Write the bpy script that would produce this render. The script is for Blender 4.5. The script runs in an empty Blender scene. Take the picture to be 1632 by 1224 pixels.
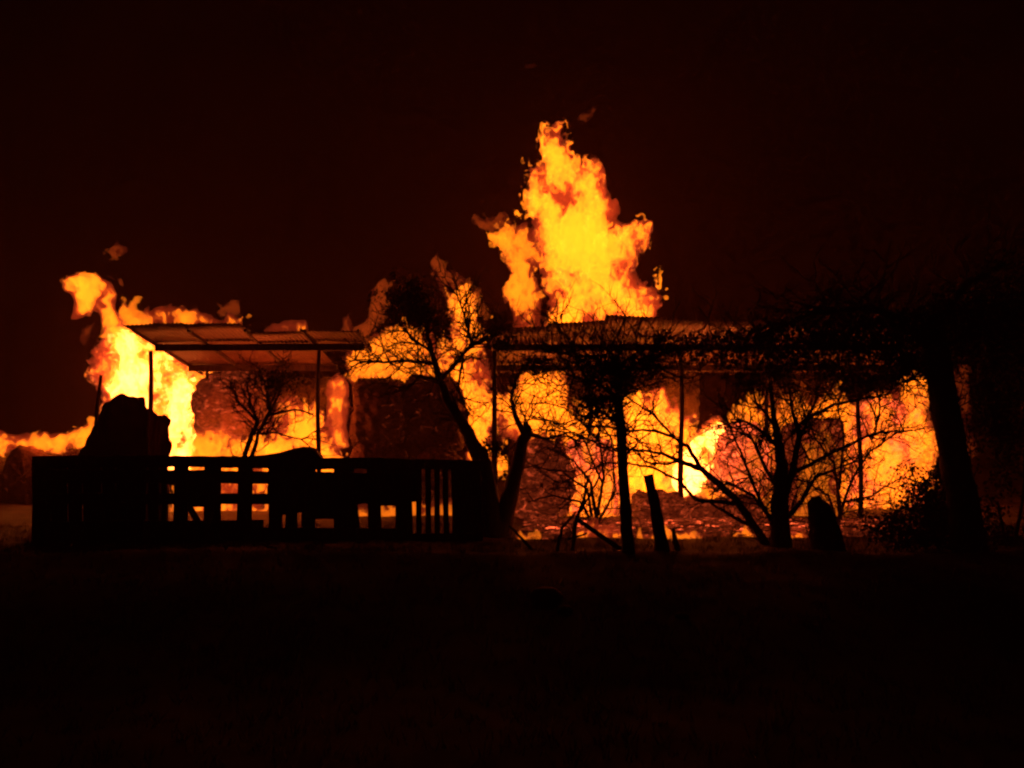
import bpy, math, random
import numpy as np
from mathutils import Vector, Matrix, Euler

R = math.radians
rng = random.Random(7)
nrs = np.random.RandomState(11)
scn = bpy.context.scene
COL = scn.collection

# ------------------------------------------------------------------ camera
FPX = 1750.0
CAM_H = 1.6
PITCH = R(2.65)
cd = bpy.data.cameras.new('camera'); cam = bpy.data.objects.new('camera', cd)
COL.objects.link(cam); scn.camera = cam
cam.location = (0, 0, CAM_H); cam.rotation_euler = (R(90) + PITCH, 0, 0)
cd.lens = FPX / 1632 * 36; cd.sensor_width = 36
cd.clip_start = 0.1; cd.clip_end = 1500

# ------------------------------------------------------------------ world: night sky
w = bpy.data.worlds.new('World'); scn.world = w; w.use_nodes = True
nt = w.node_tree; bg = nt.nodes['Background']
sky = nt.nodes.new('ShaderNodeTexSky'); sky.sky_type = 'NISHITA'; sky.sun_disc = False
sky.sun_elevation = R(-4); sky.sun_rotation = R(200)
nt.links.new(sky.outputs[0], bg.inputs['Color']); bg.inputs['Strength'].default_value = 0.002

# ------------------------------------------------------------------ colour management and sampling
scn.view_settings.view_transform = 'Standard'; scn.view_settings.look = 'None'
scn.view_settings.exposure = 0.0; scn.view_settings.gamma = 1.0
scn.view_settings.use_curve_mapping = False
cy = scn.cycles
cy.max_bounces = 4; cy.diffuse_bounces = 2; cy.glossy_bounces = 1; cy.volume_bounces = 0
cy.transmission_bounces = 2; cy.transparent_max_bounces = 96
cy.sample_clamp_indirect = 2.0; cy.sample_clamp_direct = 0
cy.caustics_reflective = False; cy.caustics_refractive = False
cy.use_denoising = True
cy.use_adaptive_sampling = True; cy.adaptive_threshold = 0.02
try: cy.pixel_filter_type = 'BLACKMAN_HARRIS'
except Exception: pass
cy.filter_width = 2.3

def P(px, py, d):
    """A point on the place's vertical plane at distance d, from where it was measured in the photograph."""
    x = (px - 816) / FPX; y = -(py - 612) / FPX
    c, s = math.cos(PITCH), math.sin(PITCH)
    Y = c - y * s; Z = s + y * c
    return Vector((x * d / Y, d, CAM_H + Z * d / Y))

# ------------------------------------------------------------------ the fire's own light (lamps inside the flames)
FIRE = (1.0, 0.085, 0.018)
def fire_lamp(px, py, d, power, size=0.35):
    l = bpy.data.lights.new('fire_light', 'POINT'); l.energy = power * .62; l.color = FIRE; l.shadow_soft_size = size
    o = bpy.data.objects.new('fire_light', l); COL.objects.link(o); o.location = P(px, py, d)
LAMPS = [(930, 440, 25.0, 420, .6), (910, 300, 25.0, 160, .4), (215, 585, 25.8, 420, .5), (270, 680, 25.4, 120, .3),
         (380, 690, 22.7, 130, .25), (460, 680, 23.0, 150, .3), (745, 590, 24.4, 220, .4),
         (870, 650, 24.6, 160, .4), (960, 750, 23.6, 160, .4), (1110, 720, 23.2, 260, .4),
         (1230, 720, 24.8, 120, .4), (1430, 720, 24.2, 260, .4), (1040, 770, 22.6, 90, .3), (60, 698, 25.6, 60, .3)]
LAMPS += [(1060, 835, 19.6, 22, .2), (960, 840, 19.8, 18, .2), (1370, 840, 20.0, 18, .2)]
for a in LAMPS: fire_lamp(*a)

# ------------------------------------------------------------------ helpers
def tag(o, label=None, cat=None, group=None, kind=None):
    if label: o['label'] = label
    if cat: o['category'] = cat
    if group: o['group'] = group
    if kind: o['kind'] = kind
    return o
def empty(name, loc, label, cat, group=None):
    o = bpy.data.objects.new(name, None); COL.objects.link(o); o.location = loc
    o.empty_display_size = .3
    return tag(o, label, cat, group)
def link(name, me, m, parent=None, smooth=True):
    me.materials.clear(); me.materials.append(m)
    o = bpy.data.objects.new(name, me); COL.objects.link(o)
    if parent is not None:
        o.parent = parent
        o.location = -Vector(parent.location)       # meshes are written in world coordinates
    if smooth and len(me.polygons):
        me.polygons.foreach_set('use_smooth', np.ones(len(me.polygons), bool))
    return o
def fast_mesh(name, V, F):
    """V (n,3), F (m,k) with k 3 or 4."""
    V = np.asarray(V, np.float32); F = np.asarray(F, np.int32)
    me = bpy.data.meshes.new(name); k = F.shape[1]
    me.vertices.add(len(V)); me.vertices.foreach_set('co', V.ravel())
    me.loops.add(F.size); me.loops.foreach_set('vertex_index', F.ravel())
    me.polygons.add(len(F)); me.polygons.foreach_set('loop_start', np.arange(0, F.size, k, dtype=np.int32))
    me.polygons.foreach_set('loop_total', np.full(len(F), k, np.int32))
    me.update(calc_edges=True); me.validate()
    return me

class MB:
    """Collects tubes, boxes and slabs of ONE object."""
    def __init__(s): s.V = []; s.F = []
    def tube(s, pts, rad, n=6, jit=0.0, cap=True):
        b = len(s.V); pts = [Vector(p) for p in pts]; m = len(pts)
        up = Vector((0, 1, .01))
        for i, p in enumerate(pts):
            t = (pts[min(i + 1, m - 1)] - pts[max(i - 1, 0)]).normalized()
            a = t.cross(up)
            if a.length < .05: a = t.cross(Vector((1, 0, 0)))
            a.normalize(); c = t.cross(a).normalized()
            for k in range(n):
                an = 2 * math.pi * k / n; r = rad[i] * (1 + jit * (rng.random() - .5) * 2)
                s.V.append(p + a * math.cos(an) * r + c * math.sin(an) * r)
        for i in range(m - 1):
            for k in range(n):
                q = (k + 1) % n
                s.F.append((b + i * n + k, b + i * n + q, b + (i + 1) * n + q, b + (i + 1) * n + k))
        if cap:
            s.F.append(tuple(b + k for k in range(n))[::-1]); s.F.append(tuple(b + (m - 1) * n + k for k in range(n)))
    def beam(s, p0, p1, wdt, thk, seg=6, rough=.004):
        """Sawn timber between two points; wdt across, thk along the view depth."""
        p0 = Vector(p0); p1 = Vector(p1); t = (p1 - p0).normalized()
        yv = Vector((0, 1, 0))
        if abs(t.y) > .9: yv = Vector((0, 0, 1))
        a = t.cross(yv).normalized(); c = a.cross(t).normalized()
        b = len(s.V)
        for i in range(seg + 1):
            p = p0.lerp(p1, i / seg)
            for (u, v) in ((-1, -1), (1, -1), (1, 1), (-1, 1)):
                s.V.append(p + a * (u * wdt / 2 + rng.uniform(-rough, rough)) + c * (v * thk / 2 + rng.uniform(-rough, rough)))
        for i in range(seg):
            for k in range(4):
                q = (k + 1) % 4
                s.F.append((b + i * 4 + k, b + i * 4 + q, b + i * 4 + 4 + q, b + i * 4 + 4 + k))
        s.F.append((b + 3, b + 2, b + 1, b)); e = b + seg * 4; s.F.append((e, e + 1, e + 2, e + 3))
    def build(s, name, m, parent=None, smooth=False):
        me = bpy.data.meshes.new(name); me.from_pydata([tuple(v) for v in s.V], [], s.F); me.update()
        return link(name, me, m, parent, smooth)

# numpy value noise ------------------------------------------------
LAT = [nrs.uniform(-1, 1, (32, 32, 32)).astype(np.float32) for _ in range(4)]
def vn(x, y, z, s=0):
    L = LAT[s % 4]; o = 7.31 * s
    x = x + o; y = y + o * 1.7; z = z + o * .6
    xi = np.floor(x); yi = np.floor(y); zi = np.floor(z)
    fx = x - xi; fy = y - yi; fz = z - zi
    xi = xi.astype(np.int32) & 31; yi = yi.astype(np.int32) & 31; zi = zi.astype(np.int32) & 31
    fx = fx * fx * (3 - 2 * fx); fy = fy * fy * (3 - 2 * fy); fz = fz * fz * (3 - 2 * fz)
    x1 = (xi + 1) & 31; y1 = (yi + 1) & 31; z1 = (zi + 1) & 31
    a = L[xi, yi, zi] * (1 - fx) + L[x1, yi, zi] * fx
    b = L[xi, y1, zi] * (1 - fx) + L[x1, y1, zi] * fx
    c = L[xi, yi, z1] * (1 - fx) + L[x1, yi, z1] * fx
    d = L[xi, y1, z1] * (1 - fx) + L[x1, y1, z1] * fx
    a = a * (1 - fy) + b * fy; c = c * (1 - fy) + d * fy
    return a * (1 - fz) + c * fz
def fbm(x, y, z, s=0, o=3):
    t = 0; a = 1; f = 1; n = 0
    for i in range(o):
        t = t + a * vn(x * f, y * f, z * f, s + i); n += a; a *= .5; f *= 2.07
    return t / n

def surface_nets(f, org, h):
    """Closed surface of f > 0 on a regular grid (borders must be negative)."""
    ins = f > 0
    nx, ny, nz = f.shape
    cnt = np.zeros((nx - 1, ny - 1, nz - 1), np.int8)
    acc = np.zeros((nx - 1, ny - 1, nz - 1, 3), np.float32)
    cr = [(i, j, k) for i in (0, 1) for j in (0, 1) for k in (0, 1)]
    def sub(a, c): return a[c[0]:c[0] + nx - 1, c[1]:c[1] + ny - 1, c[2]:c[2] + nz - 1]
    for ax in range(3):
        for c0 in cr:
            if c0[ax]: continue
            c1 = list(c0); c1[ax] = 1
            a = sub(f, c0); b = sub(f, c1); x = (sub(ins, c0) != sub(ins, c1))
            t = np.where(x, a / np.where(x, a - b, 1), 0)
            cnt += x
            for q in range(3):
                acc[..., q] += x * (c0[q] + (t if q == ax else 0))
    act = cnt > 0
    ids = np.full(act.shape, -1, np.int32); n = int(act.sum()); ids[act] = np.arange(n)
    I = np.argwhere(act)
    V = (I + acc[act] / cnt[act][:, None]) * h + org
    Q = []
    for ax in range(3):
        b_, c_ = [(1, 2), (2, 0), (0, 1)][ax]
        sl0 = [slice(1, -1)] * 3; sl1 = [slice(1, -1)] * 3
        sl0[ax] = slice(0, f.shape[ax] - 1); sl1[ax] = slice(1, f.shape[ax])
        A = ins[tuple(sl0)]; B = ins[tuple(sl1)]
        e = np.argwhere(A != B)
        if not len(e): continue
        sgn = A[e[:, 0], e[:, 1], e[:, 2]]
        off = np.array([1, 1, 1]); off[ax] = 0
        e = e + off
        def g(db, dc):
            k = e.copy(); k[:, b_] -= db; k[:, c_] -= dc
            return ids[k[:, 0], k[:, 1], k[:, 2]]
        q = np.stack([g(1, 1), g(0, 1), g(0, 0), g(1, 0)], 1)
        q[~sgn] = q[~sgn][:, ::-1]
        Q.append(q)
    return V, np.concatenate(Q)

# ------------------------------------------------------------------ materials
def mat(name):
    m = bpy.data.materials.new(name); m.use_nodes = True; n = m.node_tree
    return m, n, n.nodes['Principled BSDF']
def solid(name, c1, c2, rough=.85, scale=6, bump=.3, metal=0.0, stretch=(1, 1, 1), detail=6):
    m, n, b = mat(name)
    tc = n.nodes.new('ShaderNodeTexCoord'); mp = n.nodes.new('ShaderNodeMapping'); mp.inputs['Scale'].default_value = stretch
    no = n.nodes.new('ShaderNodeTexNoise'); no.inputs['Scale'].default_value = scale; no.inputs['Detail'].default_value = detail
    r = n.nodes.new('ShaderNodeValToRGB'); r.color_ramp.elements[0].position = .35; r.color_ramp.elements[1].position = .68
    r.color_ramp.elements[0].color = (*c1, 1); r.color_ramp.elements[1].color = (*c2, 1)
    bp = n.nodes.new('ShaderNodeBump'); bp.inputs['Strength'].default_value = bump; bp.inputs['Distance'].default_value = .02
    L = n.links.new
    L(tc.outputs['Object'], mp.inputs[0]); L(mp.outputs[0], no.inputs['Vector']); L(no.outputs['Fac'], r.inputs[0])
    L(r.outputs[0], b.inputs['Base Color']); L(no.outputs['Fac'], bp.inputs['Height']); L(bp.outputs[0], b.inputs['Normal'])
    b.inputs['Roughness'].default_value = rough; b.inputs['Metallic'].default_value = metal
    return m
M_wood = solid('charred_wood', (.02, .017, .015), (.07, .055, .045), stretch=(6, 6, 1), scale=4)
M_bark = solid('bark', (.03, .025, .02), (.07, .055, .045), scale=12)
M_ground = solid('bare_earth', (.030, .018, .013), (.065, .040, .030), scale=1.3, bump=.6, rough=.95, detail=10)
M_metal = solid('rusted_iron_sheet', (.06, .026, .02), (.13, .068, .055), rough=.6, scale=2.2, bump=.1)
M_leaf = solid('leaf', (.03, .04, .015), (.06, .07, .03), scale=3)
M_grass = solid('dry_grass', (.04, .028, .014), (.08, .055, .03), scale=3)
M_tarp = solid('tarpaulin', (.03, .03, .035), (.05, .05, .055), rough=.7, scale=4)
M_stone = solid('stone', (.12, .11, .10), (.22, .2, .18), scale=6)

def ember(name, strength, lo, hi, base=((.05, .03, .02), (.16, .10, .05)), lo_e=0.0):
    """Charred hay that still glows in patches, over an even base glow."""
    m, n, b = mat(name); L = n.links.new
    tc = n.nodes.new('ShaderNodeTexCoord')
    mp = n.nodes.new('ShaderNodeMapping'); mp.inputs['Scale'].default_value = (.8, 1.0, 1.5)
    no = n.nodes.new('ShaderNodeTexNoise'); no.inputs['Scale'].default_value = 4.2; no.inputs['Detail'].default_value = 9
    no.inputs['Roughness'].default_value = .68; no.inputs['Distortion'].default_value = 1.2
    fi = n.nodes.new('ShaderNodeTexNoise'); fi.inputs['Scale'].default_value = 14; fi.inputs['Detail'].default_value = 4
    L(tc.outputs['Object'], mp.inputs[0]); L(mp.outputs[0], no.inputs['Vector']); L(mp.outputs[0], fi.inputs['Vector'])
    r = n.nodes.new('ShaderNodeValToRGB'); r.color_ramp.elements[0].color = (*base[0], 1); r.color_ramp.elements[1].color = (*base[1], 1)
    L(fi.outputs['Fac'], r.inputs[0]); L(r.outputs[0], b.inputs['Base Color'])
    mr = n.nodes.new('ShaderNodeMapRange'); mr.interpolation_type = 'SMOOTHSTEP'
    mr.inputs['From Min'].default_value = lo; mr.inputs['From Max'].default_value = hi
    mr.inputs['To Min'].default_value = lo_e; mr.inputs['To Max'].default_value = strength
    L(no.outputs['Fac'], mr.inputs['Value'])
    mu = n.nodes.new('ShaderNodeMath'); mu.operation = 'MULTIPLY'
    m2 = n.nodes.new('ShaderNodeMapRange'); m2.inputs['From Min'].default_value = .3; m2.inputs['From Max'].default_value = .7
    m2.inputs['To Min'].default_value = .25; m2.inputs['To Max'].default_value = 1.5
    L(fi.outputs['Fac'], m2.inputs['Value']); L(mr.outputs[0], mu.inputs[0]); L(m2.outputs[0], mu.inputs[1])
    L(mu.outputs[0], b.inputs['Emission Strength']); b.inputs['Emission Color'].default_value = (1, .10, .025, 1)
    bp = n.nodes.new('ShaderNodeBump'); bp.inputs['Strength'].default_value = .8; bp.inputs['Distance'].default_value = .04
    L(fi.outputs['Fac'], bp.inputs['Height']); L(bp.outputs[0], b.inputs['Normal']); b.inputs['Roughness'].default_value = .95
    m.cycles.emission_sampling = 'NONE'
    return m
M_char = ember('scorched_hay', .5, .60, .78, lo_e=.006)
M_glow = ember('smouldering_hay_with_glare', .9, .50, .74, lo_e=.085)  # embers in patches; the even base glow imitates red glare on backlit bales
M_burn = ember('burning_hay', 3.4, .40, .68, lo_e=.3)

FM = {}
def flame_mat(level, heat):
    """A closed body of glowing gas: it emits along the whole path through it, and its soot dims what lies behind."""
    key = (level, round(heat, 2))
    if key in FM: return FM[key]
    m = bpy.data.materials.new('flame_gas_%d' % level); m.use_nodes = True; n = m.node_tree
    n.nodes.remove(n.nodes['Principled BSDF']); out = n.nodes['Material Output']; L = n.links.new
    col = [(1, .06, .010, 1), (1, .115, .006, 1), (1, .21, .003, 1), (1, .30, .06, 1)][level]
    st = [.7, 1.3, 5.4, 14.0][level] * heat; ab = [.35, .7, .9, .6][level]
    e = n.nodes.new('ShaderNodeEmission'); e.inputs[0].default_value = col; e.inputs[1].default_value = st
    a = n.nodes.new('ShaderNodeVolumeAbsorption'); a.inputs[0].default_value = (.05, .02, .01, 1); a.inputs[1].default_value = ab
    ad = n.nodes.new('ShaderNodeAddShader'); L(e.outputs[0], ad.inputs[0]); L(a.outputs[0], ad.inputs[1]); L(ad.outputs[0], out.inputs['Volume'])
    t = n.nodes.new('ShaderNodeBsdfTransparent'); e2 = n.nodes.new('ShaderNodeEmission'); e2.inputs[0].default_value = [(1, .13, .05, 1), (1, .15, .02, 1), (1, .2, .008, 1), (1, .3, .06, 1)][level]
    e2.inputs[1].default_value = [.018, .04, .14, .3][level] * heat
    a2 = n.nodes.new('ShaderNodeAddShader'); L(t.outputs[0], a2.inputs[0]); L(e2.outputs[0], a2.inputs[1]); L(a2.outputs[0], out.inputs['Surface'])
    m.cycles.emission_sampling = 'NONE'
    FM[key] = m
    return m

# ------------------------------------------------------------------ the setting
def ground_h(x, y):
    crest = 14.5 + .5 * vn(x * .35, x * 0 + 3.3, x * 0 + 1.1, 1) + .25 * vn(x * 1.1, x * 0 + 8.3, x * 0 + 1.1, 2)
    t = np.clip((crest - y) / 6.0, 0, 1); s = t * t * (3 - 2 * t)
    h = -.55 * s + .05 * np.exp(-((y - crest) / .5) ** 2)
    h = h + .045 * fbm(x * .8, y * .8, x * 0, 0, 4) * np.clip(30 / (np.abs(y) + 1), 0, 1)
    return h
def gz(x, y): return float(ground_h(np.array([float(x)]), np.array([float(y)]))[0])
def axis(lo, hi, a, b, step, outer):
    return np.concatenate([np.linspace(lo, a, outer, endpoint=False), np.arange(a, b, step), np.linspace(b, hi, outer)])
gx = axis(-600, 600, -16, 16, .12, 14); gy = axis(-60, 1200, 2, 32, .12, 12)
X, Y = np.meshgrid(gx, gy, indexing='ij'); Z = ground_h(X, Y)
V = np.stack([X, Y, Z], -1).reshape(-1, 3)
i, j = np.meshgrid(np.arange(len(gx) - 1), np.arange(len(gy) - 1), indexing='ij'); k = i * len(gy) + j
F = np.stack([k, k + len(gy), k + len(gy) + 1, k + 1], -1).reshape(-1, 4)
tag(link('ground', fast_mesh('ground', V, F), M_ground), kind='structure')

# ------------------------------------------------------------------ the open shed: posts, beams and iron roof
Y0, YB1, YB2, Y1 = 20.0, 21.6, 23.85, 25.0
def roof_z(y): return 3.62 - .12 * (y - Y0)
def shed(x0, x1, n, posts, label, group, rag, skip=(), seed=0, short={}, b2end=0):
    e = empty('open_shed', ((x0 + x1) / 2, 22.0, 0), label, 'shed', group)
    sw = (x1 - x0) / n
    for q in range(n):
        if q in skip: continue
        xa = x0 + q * sw; nw = 60; nr = 9
        u = np.linspace(0, 1, nw); v = np.linspace(0, 1, nr)
        U, Vv = np.meshgrid(u, v, indexing='ij')
        near = rag.get(q, (0, 0, 0))
        yn = Y0 + near[0] + .05 * vn(U * 5 + q, Vv * 0, Vv * 0 + seed, 1)
        Yy = yn + (short.get(q, Y1) + (.25 * vn(U * 4 + q, U * 0, U * 0, 3) if q in short else 0) - yn) * Vv
        lift = (near[1] * (1 - U) + near[2] * U) * (1 - Vv) ** 2
        xs = xa - .03 + (sw + .06) * U + .02 * (Vv - .5)
        Zz = 3.62 - .12 * (Yy - Y0) + lift + .011 * np.sin(U * sw / .076 * 2 * math.pi) + .02 * vn(xs * 1.5, Yy * 1.2, xs * 0, 2 + q) + (.012 if q % 2 else 0)
        top = np.stack([xs, Yy, Zz], -1).reshape(-1, 3); bot = top - np.array([0, 0, .004]); N = nw * nr
        a, b2 = np.meshgrid(np.arange(nw - 1), np.arange(nr - 1), indexing='ij'); kk = (a * nr + b2).ravel()
        Ft = np.stack([kk, kk + nr, kk + nr + 1, kk + 1], -1); Fb = Ft[:, ::-1] + N
        ring = [a_ * nr for a_ in range(nw)] + [(nw - 1) * nr + b_ for b_ in range(1, nr)] + [a_ * nr + nr - 1 for a_ in range(nw - 2, -1, -1)] + [b_ for b_ in range(nr - 2, 0, -1)]
        Fs = [(ring[t_], ring[t_] + N, ring[(t_ + 1) % len(ring)] + N, ring[(t_ + 1) % len(ring)]) for t_ in range(len(ring))]
        link('roof_sheet', fast_mesh('roof_sheet', np.concatenate([top, bot]), np.concatenate([Ft, Fb, np.array(Fs)])), M_metal, e)
    for yb in (YB1, YB2):
        mb = MB(); zz = roof_z(yb) - .11
        mb.beam((x0 + .05, yb, zz), (x1 - .05 - (b2end if yb == YB2 else 0), yb, zz + .01), .13, .09, 10, .006); mb.build('beam', M_wood, e)
    for q in range(n + 1):
        mb = MB(); xx = x0 + q * sw + (.03 if q == 0 else 0); ye = min(short.get(q, Y1), short.get(q - 1, Y1) if q == n else Y1)
        mb.beam((xx, Y0 + .35, roof_z(Y0 + .35) - .04), (xx, ye - .05, roof_z(ye - .05) - .04), .045, .05, 4, .002); mb.build('rafter', M_wood, e)
    for (px, yb, rad) in posts:
        p = P(px, 600, yb); mb = MB(); z0 = gz(p.x, yb) - .1
        zs = np.linspace(z0, roof_z(yb) - .17, 9); off = rng.uniform(-.03, .03)
        mb.tube([(p.x + off * math.sin(z_ * 2), yb, z_) for z_ in zs], [rad * (1.12 - .05 * t_) for t_ in range(9)], 8, .08)
        mb.build('post', M_wood, e, True)
    return e
GS = 'open sheds with burning roofs'
shed(-7.08, -2.86, 4, [(240, YB1, .062), (508, YB1, .05), (330, YB2, .05)],
     'low open shed with iron roof sheets above the pallet fence', GS,
     {0: (0, 0, .02), 1: (.02, .02, 0), 2: (.5, -.03, -.02), 3: (.35, -.03, -.05)}, seed=1, short={3: 22.3, 2: 24.4}, b2end=.9)
shed(-.38, 8.2, 8, [(788, YB1, .06), (1085, YB1, .055), (1368, YB1, .05), (940, YB2, .05), (1220, YB2, .05)],
     'long open shed under the tallest flame with warped iron roof', GS,
     {0: (.05, -.1, -.03), 1: (0, .0, .09), 2: (0, .17, .12), 3: (0, .09, .06), 4: (0, .05, .05)}, seed=5)

# ------------------------------------------------------------------ hay bales
GB = 'hay bales stored in and around the sheds'
def bale(px0, px1, py0, py1, d, m, label, ax='x', fuzz=500):
    a = P(px0, py1, d); b = P(px1, py0, d); c = (a + b) / 2
    rx, rz = (b.x - a.x) / 2, (b.z - a.z) / 2; ry = max(rz, .55)
    nu, nv = 56, 30; pts = []
    V = []; F = []
    th = np.linspace(0, 2 * math.pi, nu, endpoint=False); s = np.linspace(-1, 1, nv)
    S, T = np.meshgrid(s, th, indexing='ij')
    e = 7 if ax == 'x' else 6
    prof = (1 - np.abs(S) ** e * .999) ** (1 / 3.2)
    sq = 2.4
    ct, st = np.cos(T), np.sin(T); g = (np.abs(ct) ** sq + np.abs(st) ** sq) ** (-1 / sq)
    if ax == 'x': x = S; y = g * ct * prof; z = g * st * prof
    else: y = S; g = 1; x = ct * prof; z = st * prof
    sd = rng.random() * 20
    X_ = c.x + x * rx; Y_ = c.y + ry + y * ry; Z_ = c.z + z * rz
    n = .13 * fbm(X_ * 1.6 + sd, Y_ * 1.6, Z_ * 1.6, 0, 3) + .04 * vn(X_ * 9 + sd, Y_ * 9, Z_ * 9, 2)
    X_ = X_ + x * n * 1.6; Y_ = Y_ + y * n * 1.6; Z_ = Z_ + z * n * 1.6
    V = np.stack([X_, Y_, Z_], -1).reshape(-1, 3)
    for q in range(nv - 1):
        for r in range(nu):
            r2 = (r + 1) % nu; F.append((q * nu + r, q * nu + r2, (q + 1) * nu + r2, (q + 1) * nu + r))
    e = empty('hay_bale', (c.x, c.y + ry, c.z - rz), label, 'hay bale', GB)
    link('body', fast_mesh('body', V, F), m, e)
    # loose straws standing off the surface
    idx = nrs.randint(0, len(V), fuzz); cen = np.array([c.x, c.y + ry, c.z]); P0 = V[idx]; N = (P0 - cen); N /= np.linalg.norm(N, axis=1)[:, None]
    D = N * .6 + nrs.uniform(-1, 1, N.shape); D /= np.linalg.norm(D, axis=1)[:, None]
    ln = nrs.uniform(.05, .16, (fuzz, 1)); wd = np.cross(D, np.array([0, 1, .1])); wd /= np.linalg.norm(wd, axis=1)[:, None] + 1e-6; wd *= .005
    q = np.stack([P0 - D * .02 - wd, P0 - D * .02 + wd, P0 + D * ln + wd * .3 + np.array([0, 0, -.01]), P0 + D * ln - wd * .3], 1).reshape(-1, 3)
    o = link('straw', fast_mesh('straw', q, np.arange(fuzz * 4).reshape(-1, 4)), m, e, False); o['kind'] = 'stuff'
BALES = [
 (302, 416, 592, 700, 23.6, M_glow, 'x', 'red glowing hay bale on top under the low shed roof, right of the fireball'),
 (300, 414, 702, 822, 23.4, M_char, 'x', 'scorched hay bale under the red glowing bale, behind the pallet fence'),
 (418, 530, 600, 652, 25.2, M_char, 'x', 'dim scorched bale high between the two thin posts of the low shed'),
 (424, 536, 720, 836, 24.4, M_char, 'x', 'scorched bale below the fire beside the thin shed post'),
 (552, 642, 597, 712, 22.6, M_char, 'x', 'tall dark bale at the upper left of the black stack'),
 (640, 738, 600, 716, 22.8, M_char, 'x', 'dark round shouldered bale at the upper right of the black stack'),
 (548, 640, 712, 838, 22.4, M_char, 'x', 'dark bale at the bottom left of the black stack'),
 (642, 742, 716, 838, 22.2, M_char, 'y', 'dark bale at the bottom right of the black stack'),
 (818, 912, 706, 848, 21.0, M_glow, 'y', 'dark red charred bale on the lit ground beside the forked tree'),
 (905, 985, 700, 838, 22.4, M_burn, 'x', 'orange burning bale on the ground just before the tall dark post'),
 (1012, 1098, 786, 856, 21.2, M_glow, 'x', 'slumped glowing bale behind the broken leaning post'),
 (1100, 1215, 792, 858, 21.2, M_glow, 'x', 'low scorched bale under the arching bare branch'),
 (1148, 1232, 672, 800, 22.8, M_burn, 'y', 'orange round bale burning beside the white hot flame'),
 (1262, 1352, 672, 760, 22.6, M_glow, 'x', 'glowing bale behind the twigs, upper of the two by the thin back post'),
 (1256, 1350, 762, 850, 22.4, M_glow, 'x', 'glowing bale on the ground behind the rounded stump'),
 (1372, 1480, 640, 742, 24.6, M_burn, 'x', 'burning bale high up beside the thick leaning trunk'),
 (1378, 1478, 744, 848, 24.2, M_burn, 'y', 'burning bale on the ground beside the thick leaning trunk'),
 (1020, 1120, 588, 668, 25.6, M_char, 'x', 'scorched bale up under the long shed roof behind the tall dark post'),
 (-92, -2, 712, 812, 25.8, M_char, 'y', 'bale at the outer end of the low burning row'),
 (0, 78, 713, 812, 25.6, M_char, 'y', 'middle bale of the low burning row beyond the fence end'),
 (80, 160, 712, 812, 25.4, M_char, 'y', 'bale of the low burning row nearest the leaning iron sheets'),
 (1236, 1330, 590, 672, 26.4, M_char, 'x', 'scorched bale high behind the many stemmed bush'),
 (905, 1000, 560, 650, 26.4, M_char, 'x', 'scorched bale directly under the tallest flame'),
]
for (a, b, c, d, dep, m, ax, lab) in BALES: bale(a, b, c, d, dep, m, lab, ax)

# ------------------------------------------------------------------ the pallet fence
FD = 16.8
def fence():
    e = empty('pallet_fence', P(410, 860, FD), 'long dark fence of pallets and boards with fire showing through its gaps', 'fence')
    def vboard(x0, x1, y0, y1, d, name='board'):
        mb = MB(); xm = (x0 + x1) / 2; t = rng.uniform(-2.2, 2.2)
        mb.beam(P(xm + t, y0, d), P(xm - t, y1, d), (x1 - x0) * d / FPX, .025, 5, .004); mb.build(name, M_wood, e)
    def rail(x0, y0, x1, y1, hh, d, name='rail'):
        mb = MB(); mb.beam(P(x0, y0, d), P(x1, y1, d), hh * d / FPX, .05, 14, .006); mb.build(name, M_wood, e)
    for (a, b) in [(237, 253), (277, 300), (325, 352), (378, 402), (428, 450), (456, 475), (481, 503), (532, 553), (586, 607), (630, 657),
                   (663, 672), (678, 687), (692, 701), (706, 715), (720, 738), (740, 752)]:
        vboard(a, b, 742 + rng.uniform(-2, 2), 866, FD)
    x = 56
    for wdt in (26, 28, 24, 30, 22, 26, 25):
        vboard(x, x + wdt - rng.choice((0, 1, 1.6)), 740 + rng.uniform(-3, 2), 868, FD); x += wdt - .3
    rail(52, 736, 268, 735, 19, FD - .06); rail(266, 735, 470, 738, 18, FD - .06); rail(468, 739, 612, 738, 18, FD - .06); rail(610, 738, 770, 742, 16, FD - .06)
    rail(54, 759, 330, 759.5, 21, FD - .06); rail(328, 760, 470, 761.5, 20, FD - .06); rail(470, 762, 660, 764, 20, FD - .06)
    rail(54, 795, 440, 795, 17, FD - .06); rail(436, 814, 610, 790, 17, FD + .06)
    rail(54, 850, 420, 848, 38, FD - .06); rail(420, 852, 640, 853, 22, FD - .06); rail(640, 859, 770, 859, 18, FD - .06)
    for (xc, t_, b_) in ((56, 733, 868), (262, 745, 868), (466, 742, 868), (760, 738, 868)):
        mb = MB(); mb.tube([P(xc, t_, FD + .1), P(xc + 1, (t_ + b_) / 2, FD + .1), P(xc, b_, FD + .1)], [.055] * 3, 8, .05); mb.build('fence_post', M_wood, e, True)
    for (x0, x1, y0, y1) in ((426, 512, 764, 806), (500, 535, 770, 827), (556, 640, 766, 803), (300, 326, 762, 808), (640, 664, 742, 800), (606, 632, 742, 806), (444, 484, 742, 812),
                             (253, 279, 766, 771), (540, 572, 804, 852), (736, 768, 742, 866), (553, 566, 742, 830)):
        vboard(x0, x1, y0, y1, FD + .03)
    mb = MB(); mb.beam(P(300, 805, FD + .05), P(325, 848, FD + .05), .1, .02); mb.build('board', M_wood, e)
fence()
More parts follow.
